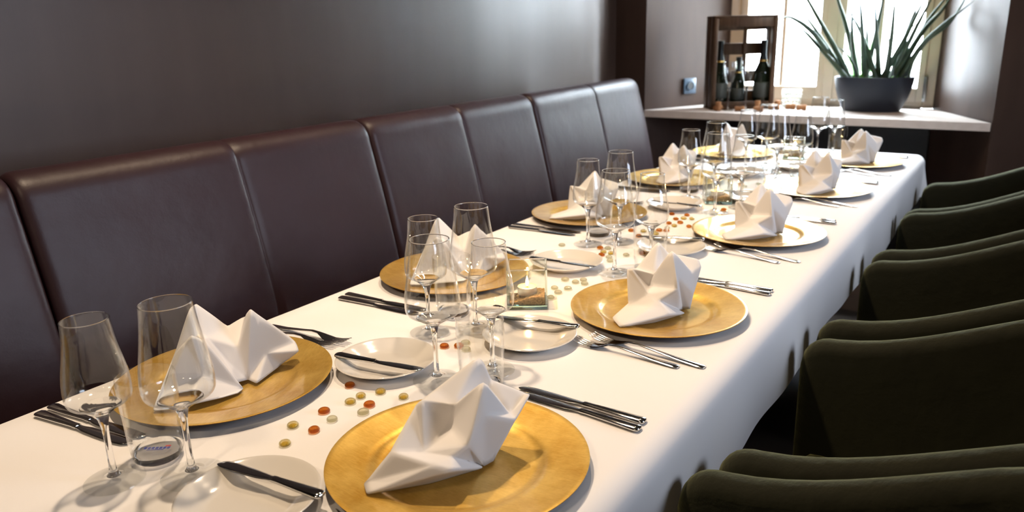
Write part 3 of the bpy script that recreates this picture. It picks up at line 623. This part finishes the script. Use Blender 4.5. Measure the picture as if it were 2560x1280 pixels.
# ---- candle boxes
def make_candle_box():
    t = thing('candle_box', '', 'candle holder'); h, a, g = 0.080, 0.0392, 0.0038
    for k in range(4):
        x0 = -a + (g if k % 2 else 0)
        me = box('box_wall', -a + (0.0 if k % 2 == 0 else g+0.0001), a - (0.0 if k % 2 == 0 else g+0.0001), -a, -a+g, 0.0092, h, 0.0005, 1)
        put('glass_wall', me, M['box_glass'], t, (0, 0, 0), (0, 0, R(90*k)))
    for k in range(4):
        put('glass_edge', box('box_rim', -a+g, a-g, -a, -a+g, h, h+0.0026, 0.0008, 2), M['stem'], t, (0, 0, 0), (0, 0, R(90*k)))
        put('glass_edge', box('box_corner', -a-0.0004, -a+g*0.8, -a-0.0004, -a+g*0.8, 0.0092, h+0.0026, 0.0008, 2), M['stem'], t, (0, 0, 0), (0, 0, R(90*k)))
    put('glass_base', box('box_base', -a, a, -a, a, 0.0004, 0.0090, 0.0012, 2), M['box_base'], t)
    bm = bmesh.new(); rr = random.Random(11); n = 17; q = a-g-0.0012
    grid = {}
    for i in range(n):
        for j in range(n):
            x = -q+2*q*i/(n-1); y = -q+2*q*j/(n-1); z = 0.0175 + 0.004*math.sin(x*60+0.5) + 0.003*(x-y)/q*0.8 + rr.uniform(-0.0008, 0.0008)
            grid[i, j] = bm.verts.new((x, y, z))
    for i in range(n-1):
        for j in range(n-1): bm.faces.new((grid[i, j], grid[i+1, j], grid[i+1, j+1], grid[i, j+1]))
    for pts in ([(i, 0) for i in range(n)], [(n-1, j) for j in range(n)], [(n-1-i, n-1) for i in range(n)], [(0, n-1-j) for j in range(n)]):
        low = [bm.verts.new((grid[p].co.x, grid[p].co.y, 0.0092)) for p in pts]
        for k in range(n-1): bm.faces.new((grid[pts[k]], low[k], low[k+1], grid[pts[k+1]]))
    for k in range(620):
        side = rr.random()
        x, y = rr.uniform(-q, q), rr.uniform(-q, q); z = 0.0178 + 0.004*math.sin(x*60+0.5) + 0.003*(x-y)/q*0.8
        if side < 0.35: y = -q; z = rr.uniform(0.010, z)
        elif side < 0.5: x = q; z = rr.uniform(0.010, z)
        bmesh.ops.create_icosphere(bm, subdivisions=1, radius=rr.uniform(0.0006, 0.0011), matrix=Matrix.Translation((x, y, z)))
    me = bpy.data.meshes.new('granules'); bm.to_mesh(me); bm.free()
    put('granules', me, M['sand'], t, kind='stuff')
    zc = 0.0215
    tin = put('candle_tin', lathe('candle_tin', [(0.0, zc), (0.0188, zc), (0.0192, zc+0.0008), (0.0192, zc+0.0148), (0.0196, zc+0.0152), (0.0187, zc+0.0154), (0.0186, zc+0.010), (0.0, zc+0.010)], 40), M['tin'], t)
    put('wax', lathe('wax', [(0.0, zc+0.0102), (0.0184, zc+0.0102), (0.0184, zc+0.0138), (0.0170, zc+0.0132), (0.0, zc+0.0126)], 40), M['wax'], tin)
    put('wick', tube('wick', [(0, 0, zc+0.012), (0.0003, 0, zc+0.0175)], [0.0007, 0.0005], 6), M['black'], tin)
    put('flame', lathe('flame', smooth_prof([(0.0, zc+0.0150), (0.0022, zc+0.0180), (0.0031, zc+0.0225), (0.0022, zc+0.0290), (0.0, zc+0.0370)], 4), 16), M['flame'], tin)
    return t
CB = [(0.386, 1.231, 32, 'standing between the two nearest pairs of settings'), (0.401, 2.287, 27, 'standing before the middle settings'), (0.395, 3.190, 12, 'standing near the window end of the table')]
for x, y, a, s in CB:
    first_or_dup(STORE, 'candle', make_candle_box, (x, y, TZ), R(a), 'square clear glass candle box with lit tealight, ' + s, 'glass candle boxes')
    l = bpy.data.lights.new('candle_light', 'POINT'); l.energy = 0.35; l.color = (1, 0.55, 0.2); l.shadow_soft_size = 0.004
    o = bpy.data.objects.new('candle_light', l); C.objects.link(o); o.location = (x, y, TZ+0.066)

# ---- glass nuggets
GEMS = {
 'near': [('a', 0.351, 0.772), ('g', 0.392, 0.754), ('g', 0.392, 0.732), ('g', 0.408, 0.780), ('g', 0.450, 0.785), ('a', 0.423, 0.740), ('c', 0.432, 0.718), ('a', 0.380, 0.691), ('c', 0.409, 0.679), ('g', 0.374, 0.638), ('a', 0.410, 0.644), ('g', 0.404, 0.598)],
 'tum': [('a', 0.382, 0.969), ('c', 0.405, 0.999), ('c', 0.423, 0.977), ('a', 0.403, 0.983)],
 'box': [('c', 0.380, 1.392), ('c', 0.408, 1.388), ('c', 0.416, 1.409), ('c', 0.430, 1.388), ('c', 0.415, 1.343), ('c', 0.389, 1.332), ('c', 0.410, 1.311), ('c', 0.413, 1.276)],
 'mid': [('a', 0.330, 1.652), ('c', 0.349, 1.656), ('g', 0.354, 1.623), ('a', 0.361, 1.600), ('g', 0.375, 1.622), ('c', 0.386, 1.589), ('c', 0.402, 1.565), ('c', 0.414, 1.624), ('a', 0.440, 1.658), ('c', 0.235, 1.628)],
 'far': [('a', 0.324, 1.842), ('g', 0.356, 1.850), ('a', 0.366, 1.799), ('g', 0.380, 1.858), ('g', 0.396, 1.840), ('a', 0.388, 1.879), ('a', 0.406, 1.884), ('c', 0.397, 1.912), ('a', 0.381, 1.962), ('g', 0.404, 1.943), ('a', 0.379, 2.016), ('a', 0.405, 1.983), ('g', 0.395, 2.033), ('a', 0.346, 2.067), ('a', 0.389, 2.073), ('g', 0.417, 2.038), ('a', 0.442, 1.953)],
 'back': [('a', 0.457, 2.187), ('a', 0.384, 2.572), ('c', 0.433, 2.604), ('c', 0.438, 2.838), ('c', 0.405, 2.545)]}
GN = {'a': 'amber', 'g': 'gold-flecked', 'c': 'pale clear'}
GL = {'near': 'between the two nearest gold plates', 'tum': 'behind the nearest bread plate', 'box': 'beside the nearest candle box', 'mid': 'around the second settings glasses', 'far': 'in the big scatter beyond them', 'back': 'toward the window end'}
NUM = ['first', 'second', 'third', 'fourth', 'fifth', 'sixth', 'seventh', 'eighth', 'ninth', 'tenth', 'eleventh', 'twelfth', 'thirteenth']
def gem_mesh():
    p = smooth_prof([(0.0, 0.0004), (0.0052, 0.0005), (0.0078, 0.0018), (0.0085, 0.0036), (0.0074, 0.0060), (0.0045, 0.0076), (0.0, 0.0082)], 3)
    p[0] = (0.0, p[0][1]); p[-1] = (0.0, p[-1][1]); return lathe('glass_pebble', p, 24, 180)
GMS = {}
for k, m_ in (('a', 'gem_amber'), ('g', 'gem_gold'), ('c', 'gem_clear')):
    g_ = gem_mesh(); g_.materials.append(M[m_]); GMS[k] = g_
core = lathe('gold_core', [(0.0, 0.0016), (0.0050, 0.0018), (0.0056, 0.0026), (0.0046, 0.0036), (0.0, 0.0040)], 18)
for cl, lst in GEMS.items():
    cnt = {}
    for kind, x, y in sorted(lst, key=lambda q: q[2]):
        n_ = cnt.get(kind, 0); cnt[kind] = n_+1
        o = put('glass_pebble', GMS[kind], None, None, (x, y, TZ), (0, 0, rnd.uniform(0, 6)))
        sx = rnd.uniform(0.92, 1.06); o.scale = (sx*rnd.uniform(0.94, 1.04), sx, 1)
        tag(o, '%s glass pebble, %s nearest such %s' % (GN[kind], NUM[n_], GL[cl]), 'glass pebble', 'glass pebbles scattered on the cloth')
        if kind == 'g': put('gold_core', core, M['gold_fleck'], o)

# ------------------------------------------------------------------ window sill: crate, bottles, flutes, corks, votive, plant
def crate():
    ang = R(35); t = thing('wine_crate', 'dark brown slatted wooden wine crate standing on end on the sill', 'crate', (-0.256, 4.036, ZS), ang)
    Wd, D, Hh, th = 0.330, 0.155, 0.475, 0.012
    def pl(x0, x1, y0, y1, z0, z1, nm='plank'): put(nm, box('crate_'+nm, x0, x1, y0, y1, z0, z1, 0.0018, 1), M['crate'], t)
    pl(0, Wd, 0.0, 0.070, 0, th); pl(0, Wd, 0.080, D, 0, th)                                     # floor
    pl(0, Wd, 0.0, 0.070, Hh-th, Hh); pl(0, Wd, 0.080, D, Hh-th, Hh)                             # top
    for x0, x1 in ((0, th), (Wd-th, Wd)):
        pl(x0, x1, 0.018, 0.068, th, Hh-th); pl(x0, x1, 0.092, 0.152, th, Hh-th)                  # side planks with a gap
    for z0, z1 in ((th, 0.085), (0.130, 0.190), (0.275, 0.335), (0.400, Hh-th)): pl(th, Wd-th, D-0.012, D, z0, z1, 'slat')
    for x in (0.0, Wd-0.022): pl(x, x+0.022, -0.002, 0.016, th, Hh-th, 'post')
    pl(0.195, 0.215, D-0.024, D-0.013, th, Hh-th, 'post')
    pl(0.022, Wd-0.022, 0.0, 0.014, Hh-th-0.045, Hh-th, 'rail'); pl(0.022, Wd-0.022, 0.0, 0.014, th, th+0.028, 'rail')
    return t, ang
cr, cang = crate()
def in_crate(x, y): c, s_ = math.cos(cang), math.sin(cang); return (-0.256+x*c-y*s_, 4.036+x*s_+y*c, ZS+0.012)
def bottle_things():
    def mk(Hh, rb, rn):
        zs = Hh*0.46
        body = smooth_prof([(0.0, 0.0005), (rb*0.9, 0.0005), (rb, 0.006), (rb, zs), (rb*0.93, zs+Hh*0.08), (rb*0.55, zs+Hh*0.2), (rn*1.05, zs+Hh*0.32), (rn, Hh*0.93), (rn, Hh), (0.0, Hh)], 4)
        body[0] = (0, body[0][1]); body[-1] = (0, body[-1][1])
        foil = [(rb*0.50+0.0012, zs+Hh*0.225), (rn*1.06+0.0016, zs+Hh*0.32), (rn+0.0016, Hh*0.93), (rn+0.0026, Hh*0.95), (rn+0.0022, Hh+0.002), (0.0, Hh+0.003)]
        lab = [(rb+0.0004, zs*0.28), (rb+0.0012, zs*0.29), (rb+0.0012, zs*0.78), (rb+0.0004, zs*0.79)]
        return lathe('bottle_body', body, 32, 60), lathe('bottle_foil', foil, 32, 60), lathe('bottle_label', lab, 32, 60), lathe('foil_band', [(rb*0.50+0.0018, zs+Hh*0.222), (rb*0.47+0.0022, zs+Hh*0.245)], 32)
    A, B = mk(0.335, 0.042, 0.0135), mk(0.250, 0.036, 0.012)
    for ms, (x, y), lb in ((A, (0.062, 0.085), 'dark sparkling wine bottle standing beside the crate post nearest the socket'), (A, (0.285, 0.070), 'dark sparkling wine bottle standing at the window side of the crate'), (B, (0.165, 0.095), 'smaller dark bottle between the two tall bottles in the crate')):
        t = thing('wine_bottle', lb, 'bottle', in_crate(x, y), 0.4, 'bottles in the crate')
        put('body', ms[0], M['bottle'], t); put('foil_capsule', ms[1], M['foil'], t); put('label', ms[2], M['label'], t); put('foil_band', ms[3], M['foil_gold'], t)
bottle_things()
def flutes():
    out = smooth_prof([(0.006, 0.118), (0.016, 0.140), (0.027, 0.175), (0.0335, 0.215), (0.0315, 0.248)], 6)
    bowl = lathe('flute_bowl', out + [(max(r-0.001, 0), z+0.0005) for r, z in out[:-1]][::-1], 36, 40)
    stem = lathe('flute_stem', [(0.0, 0.004), (0.007, 0.004), (0.004, 0.014), (0.0036, 0.09), (0.0062, 0.118), (0.0045, 0.1195), (0.0, 0.119)], 20, 60)
    foot = lathe('flute_foot', [(0.0, 0.0004), (0.031, 0.0004), (0.032, 0.0012), (0.012, 0.003), (0.007, 0.005), (0.0, 0.005)], 36, 60)
    for x, y, lb in ((-0.168, 4.050, 'slim champagne flute in front of the crate, nearer the socket'), (-0.086, 4.082, 'slim champagne flute in front of the crate, nearer the window')):
        t = thing('champagne_flute', lb, 'glass', (x, y, ZS), 0, 'champagne flutes')
        put('bowl', bowl, M['bowl'], t); put('stem', stem, M['stem'], t); put('foot', foot, M['bowl'], t)
flutes()
cork_s = lathe('cork', smooth_prof([(0.0, 0.0), (0.0125, 0.0005), (0.0122, 0.02), (0.0125, 0.026), (0.0142, 0.032), (0.0140, 0.044), (0.011, 0.047), (0.0, 0.0475)], 3), 20, 60)
CORKS = [(-0.208, 4.012, 0, 0, 'standing upright by the crate post nearest the socket'), (-0.225, 4.005, 90, 60, 'lying behind the flute nearer the socket'), (-0.118, 4.010, 90, 10, 'lying between the two flute feet'), (-0.040, 4.130, 0, 0, 'standing upright in front of the crate'), (-0.028, 4.030, 90, 15, 'lying foremost beside the flute nearer the window'), (0.020, 4.150, 90, 80, 'lying by the window side crate post'), (0.052, 4.170, 0, 0, 'standing upright just past the crate'), (0.088, 4.195, 90, 20, 'lying in front of the bubbled votive glass'), (0.150, 4.170, 90, 8, 'lying alone between votive glass and plant pot')]
for x, y, tilt, a, lb in CORKS:
    o = put('wine_cork', cork_s, M['cork'], None, (x, y, ZS + (0.0142 if tilt else 0.0)), (0, R(tilt), R(a)))
    tag(o, 'brown wine cork ' + lb, 'cork', 'corks on the sill')
def votive():
    t = thing('votive_glass', 'clear bubbled votive candle glass on the sill before the window', 'candle holder', (0.090, 4.290, ZS))
    wall = lathe('votive_wall', [(0.030, 0.002), (0.040, 0.004), (0.045, 0.05), (0.046, 0.098), (0.044, 0.098), (0.0425, 0.05), (0.037, 0.008), (0.0, 0.008), (0.0, 0.002)], 40, 60)
    put('wall', wall, M['box_glass'], t)
    bm = bmesh.new()
    for j in range(5):
        z = 0.012 + j*0.019
        for i in range(16):
            a = 2*math.pi*(i+0.5*(j % 2))/16; r_ = 0.0412+0.004*min(1, j/3)
            bmesh.ops.create_icosphere(bm, subdivisions=2, radius=0.0085, matrix=Matrix.Translation((r_*math.cos(a), r_*math.sin(a), z)) @ Matrix.Diagonal((0.9, 0.9, 1, 1)))
    me = bpy.data.meshes.new('bubbles'); bm.to_mesh(me); bm.free(); me.polygons.foreach_set('use_smooth', [True]*len(me.polygons))
    put('glass_knobs', me, M['stem'], t, kind='stuff')
    tin = put('candle_tin', lathe('votive_tin', [(0.0, 0.0085), (0.019, 0.0085), (0.0192, 0.022), (0.0186, 0.022), (0.018, 0.019), (0.0, 0.019)], 30), M['tin'], t)
    put('flame', lathe('votive_flame', smooth_prof([(0.0, 0.022), (0.003, 0.028), (0.002, 0.036), (0.0, 0.044)], 3), 12), M['flame'], tin)
votive()
LEAVES = [
 [(0.372,4.224,0.262), (0.283,4.226,0.416), (0.150,4.229,0.624), (0.101,4.231,0.702)],
 [(0.351,4.237,0.260), (0.219,4.242,0.449), (0.082,4.247,0.617)],
 [(0.336,4.263,0.263), (0.201,4.211,0.456), (0.097,4.159,0.540), (0.048,4.107,0.537)],
 [(0.354,4.201,0.265), (0.178,4.255,0.436), (0.069,4.308,0.520)],
 [(0.412,4.226,0.266), (0.389,4.201,0.325), (0.357,4.176,0.373), (0.323,4.151,0.399)],
 [(0.394,4.300,0.267), (0.345,4.270,0.462), (0.290,4.241,0.619), (0.269,4.212,0.693)],
 [(0.403,4.284,0.264), (0.372,4.249,0.428), (0.359,4.214,0.652)],
 [(0.439,4.264,0.260), (0.422,4.197,0.475), (0.404,4.129,0.667)],
 [(0.450,4.263,0.260), (0.435,4.290,0.407), (0.418,4.316,0.517)],
 [(0.490,4.252,0.261), (0.411,4.268,0.451), (0.330,4.283,0.576)],
 [(0.507,4.267,0.254), (0.494,4.187,0.428), (0.474,4.107,0.663)],
 [(0.451,4.276,0.263), (0.480,4.260,0.497), (0.501,4.244,0.683)],
 [(0.545,4.230,0.257), (0.561,4.164,0.460), (0.565,4.098,0.676)],
 [(0.577,4.287,0.260), (0.616,4.250,0.470), (0.669,4.213,0.647)],
 [(0.561,4.272,0.264), (0.599,4.295,0.442), (0.665,4.318,0.520)],
 [(0.593,4.271,0.261), (0.654,4.291,0.423), (0.704,4.310,0.537), (0.794,4.329,0.671)],
 [(0.615,4.239,0.261), (0.693,4.259,0.414), (0.786,4.279,0.502), (0.860,4.170,0.640)],
 [(0.586,4.244,0.264), (0.674,4.274,0.456), (0.744,4.304,0.557), (0.775,4.310,0.619)],
 [(0.619,4.288,0.258), (0.679,4.230,0.388), (0.772,4.173,0.495), (0.897,4.115,0.602)],
 [(0.647,4.214,0.256), (0.665,4.180,0.335), (0.690,4.146,0.382)],
 [(0.547,4.297,0.257), (0.544,4.250,0.388), (0.532,4.203,0.464)],
 [(0.570,4.263,0.259), (0.654,4.215,0.479), (0.730,4.168,0.661)],
 [(0.532,4.251,0.260), (0.600,4.231,0.407), (0.648,4.210,0.533), (0.702,4.190,0.671)]]
def plant():
    px, py = 0.486, 4.262
    t = thing('potted_succulent', 'spiky dark green succulent with long round leaves in an oval slate-blue pot', 'plant', (px, py, ZS))
    prof = smooth_prof([(0.0, 0.0005), (0.66, 0.0005), (0.72, 0.004), (0.86, 0.055), (0.96, 0.115), (1.0, 0.160), (0.995, 0.168)], 5)
    prof[0] = (0.0, 0.0005); prof += [(0.96, 0.168), (0.93, 0.150), (0.0, 0.145)]
    pot = lathe('plant_pot', prof, 64, 50)
    for v in pot.vertices: v.co.x *= 0.183; v.co.y *= 0.118
    put('pot', pot, M['pot'], t)
    so = lathe('soil', [(0.92, 0.1455), (0.90, 0.152), (0.5, 0.157), (0.0, 0.158)], 40)
    for v in so.vertices: v.co.x *= 0.183; v.co.y *= 0.118
    put('soil', so, M['soil'], t)
    for i, l in enumerate(LEAVES):
        pts = [Vector((x-px, y-py, z+TZ-ZS)) for x, y, z in l]
        b0 = pts[0].copy(); b0.z = 0.140; b0.x *= 0.93; b0.y *= 0.8
        pts = [b0] + pts; c = bez(pts, 7); n = len(c)
        thick = 0.0125 if i not in (4, 19, 20, 14) else 0.007
        rad = [thick*(0.80+0.35*math.sin(min(1, k/(n-1)*2.2)*math.pi/2))*max(0.04, (1-(k/(n-1))**2.6)) for k in range(n)]
        put('leaf', tube('leaf', c, rad, 8), M['leaf'], t)
    rr = random.Random(5); bm = bmesh.new()
    for k in range(40):
        x, y = rr.uniform(-0.12, 0.14), rr.uniform(-0.06, 0.06); h = rr.uniform(0.02, 0.05); a = rr.uniform(0, 6.28)
        d = Vector((math.cos(a), math.sin(a), 1.4)).normalized()*h; e = Vector((-math.sin(a), math.cos(a), 0))*0.006; c = Vector((x, y, 0.15))
        bm.faces.new([bm.verts.new(c), bm.verts.new(c+d*0.5+e), bm.verts.new(c+d), bm.verts.new(c+d*0.5-e)])
    me = bpy.data.meshes.new('young_shoots'); bm.to_mesh(me); bm.free()
    put('young_shoots', me, M['leaf_base'], t, kind='stuff')
plant()
